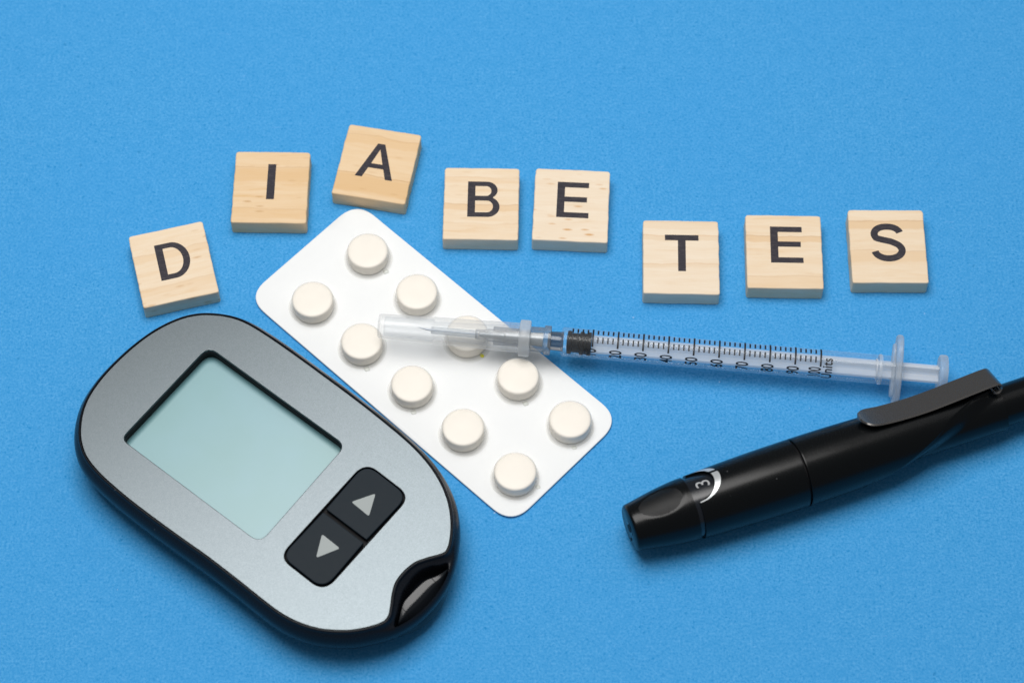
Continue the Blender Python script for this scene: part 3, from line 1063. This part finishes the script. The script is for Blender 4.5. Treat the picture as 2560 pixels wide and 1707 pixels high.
# dial ring under the sleeve
dial = pgrid("depth_dial", lambda al, t: 156 + 100 * t, lambda s_, al: 76.5, M['black_gloss'], pen, 6)
ARC0, ARH, ARW = 48.0, 55.0, 38.0
def front(al):
    u = (al - ARC0) / ARW
    return 170 + (ARH * math.sqrt(max(0, 1 - u * u)) if abs(u) < 1 else 0)
SL = [(166, 81.5), (240, 84.5), (340, 87), (441, 87.5)]
SLEEVE_R = lambda s_, al: sinterp(SL, s_)
sleeve = pgrid("front_sleeve", lambda al, t: front(al) + (439.5 - front(al)) * t, SLEEVE_R, M['black_matte'], pen, 60,
               ([(lambda al: front(al) + 1.5, 77), (lambda al: front(al) - 0.2, 80.5)], [(lambda al: 440.3, 86), (lambda al: 440.8, 78)]), sharp=60)
# silver crescent round the window, split by an index mark
def outer_arc(al):
    u = (al - 50.0) / 42.0
    return 170 + 73 * math.sqrt(max(0, 1 - u * u))
def crescent(a0, a1):
    V_, F_ = [], []
    m_ = 30
    for q in range(m_ + 1):
        al = a0 + (a1 - a0) * q / m_
        i0 = front(al) + 1.0; o0 = max(outer_arc(al), i0 + 0.3)
        for tt in (0, .33, .66, 1):
            s_ = i0 + (o0 - i0) * tt
            r_ = PR(SLEEVE_R(s_, al), s_) + 0.005
            ph = rad(al) - VP
            V_.append((PS(s_), r_ * math.sin(ph), r_ * math.cos(ph)))
    for q in range(m_):
        for k in range(3):
            a = q * 4 + k
            F_.append((a, a + 1, a + 5, a + 4))
    return mesh_obj("window_rim", V_, F_, M['silver'], sleeve, True, fix=False)
crescent(8.3, 57)
crescent(63, 84)
# the 3 on the dial
vs, fs = text_mesh("3", 0.46)
RD = PR(76.5, 197) + 0.006
V = []
for v in vs:
    u = rad(44) * RD + v.x * 1.05
    ph = u / RD - VP
    V.append((PS(197) - v.y, RD * math.sin(ph), RD * math.cos(ph)))
mesh_obj("dial_number", V, fs, M['white_print'], dial, False, fix=False)

# rear sleeve with the sweeping crease
SC = [(-180, 540), (-110, 545), (-90, 572), (-72, 612), (-61, 655), (-34.5, 721), (-14.5, 772), (10, 825), (36, 894), (44, 957), (60, 1000), (180, 1000)]
R1 = [(446, 87.5), (530, 86.5), (615, 84), (700, 81.5), (800, 78), (900, 74), (968, 71)]
def rear_r(s_, al):
    r1 = sinterp(R1, s_)
    sc = interp(SC, al)
    if al < -90:                                      # underside: same taper, no crease
        sc = interp([(-180, 560), (-90, 572)], al)
    t = smst((s_ - sc) / 95.0)
    k = 1.8 * smst((s_ - sc) / 5.0) * (1 - smst((s_ - 940) / 60))
    if al > 44: t *= smst((70 - al) / 26)
    return r1 * (1 - t) + 62.0 * t - k
SE = 968
rear = pgrid("rear_sleeve", lambda al, t: 446 + (SE - 446) * t, rear_r, M['black_matte'], pen, 150,
             ([(lambda al: 445, 80), (lambda al: 445.3, 86.3)], [(lambda al: SE + 1.0, 58), (lambda al: SE + 1.0, 45)]), sharp=70)
pgrid("joint_ring", lambda al, t: 438 + 12 * t, lambda s_, al: 80.0, M['black_cavity'], pen, 3)
# cocking barrel behind, with a lengthwise flat
def plung(s_, al):
    return 52.5 if al < 34 else 50.8
pgrid("cocking_barrel", lambda al, t: 960 + 330 * t, plung, M['black_matte'], pen, 12, ([], [(lambda al: 1295, 48), (lambda al: 1297, 30)]), sharp=25)
# clip: bent strip of dark metal on the far shoulder
FI = rad(28.0)
path = [(612, 104), (622, 99), (640, 94), (668, 89), (700, 86), (740, 84), (780, 84), (820, 86), (860, 89), (900, 92), (935, 94.5), (955, 95)]
pp = [Vector((PS(a), PR(b, a))) for a, b in path]
pp = resample(catmull(pp, False, 6), 60)
cx, cy = pp[-1]
rl = 0.115
dirl = (pp[-1] - pp[-3]).normalized()
th0 = math.atan2(dirl.y, dirl.x)
cen = pp[-1] + Vector((math.sin(th0), -math.cos(th0))) * rl
for k in range(1, 15):
    a_ = th0 + PI / 2 - rad(15.5 * k)
    pp.append(cen + Vector((math.cos(a_), math.sin(a_))) * rl * (1 + 0.0 * k))
th = 0.030
hwid = 0.335
V, F = [], []
m_ = len(pp)
Wn = 8
for i, p in enumerate(pp):
    d = (pp[min(i + 1, m_ - 1)] - pp[max(i - 1, 0)]).normalized()
    nrm = Vector((-d.y, d.x))
    s_from = (p.x - pp[0].x) if i < 60 else 9
    hwv = hwid if s_from > 0.34 else hwid * math.sqrt(max(0.02, 1 - ((0.34 - s_from) / 0.34) ** 2))
    prof = []
    for k in range(Wn + 1): prof.append((-hwv + 2 * hwv * k / Wn, th))
    prof.append((hwv + 0.026, 0.0))
    for k in range(Wn + 1): prof.append((hwv - 2 * hwv * k / Wn, -th))
    prof.append((-hwv - 0.026, 0.0))
    for (tt, hh) in prof:
        s_ = p.x + nrm.x * hh; h_ = p.y + nrm.y * hh
        V.append((s_, h_ * math.sin(FI) + tt * math.cos(FI), h_ * math.cos(FI) - tt * math.sin(FI)))
L_ = 2 * (Wn + 1) + 2
for i in range(m_ - 1):
    for k in range(L_):
        a = i * L_ + k; b = i * L_ + (k + 1) % L_
        F.append((a, b, b + L_, a + L_))
F.append(tuple(range(L_))); F.append(tuple((m_ - 1) * L_ + k for k in range(L_)))
mesh_obj("pocket_clip", V, F, M['gun'], pen, True, sharp=40)
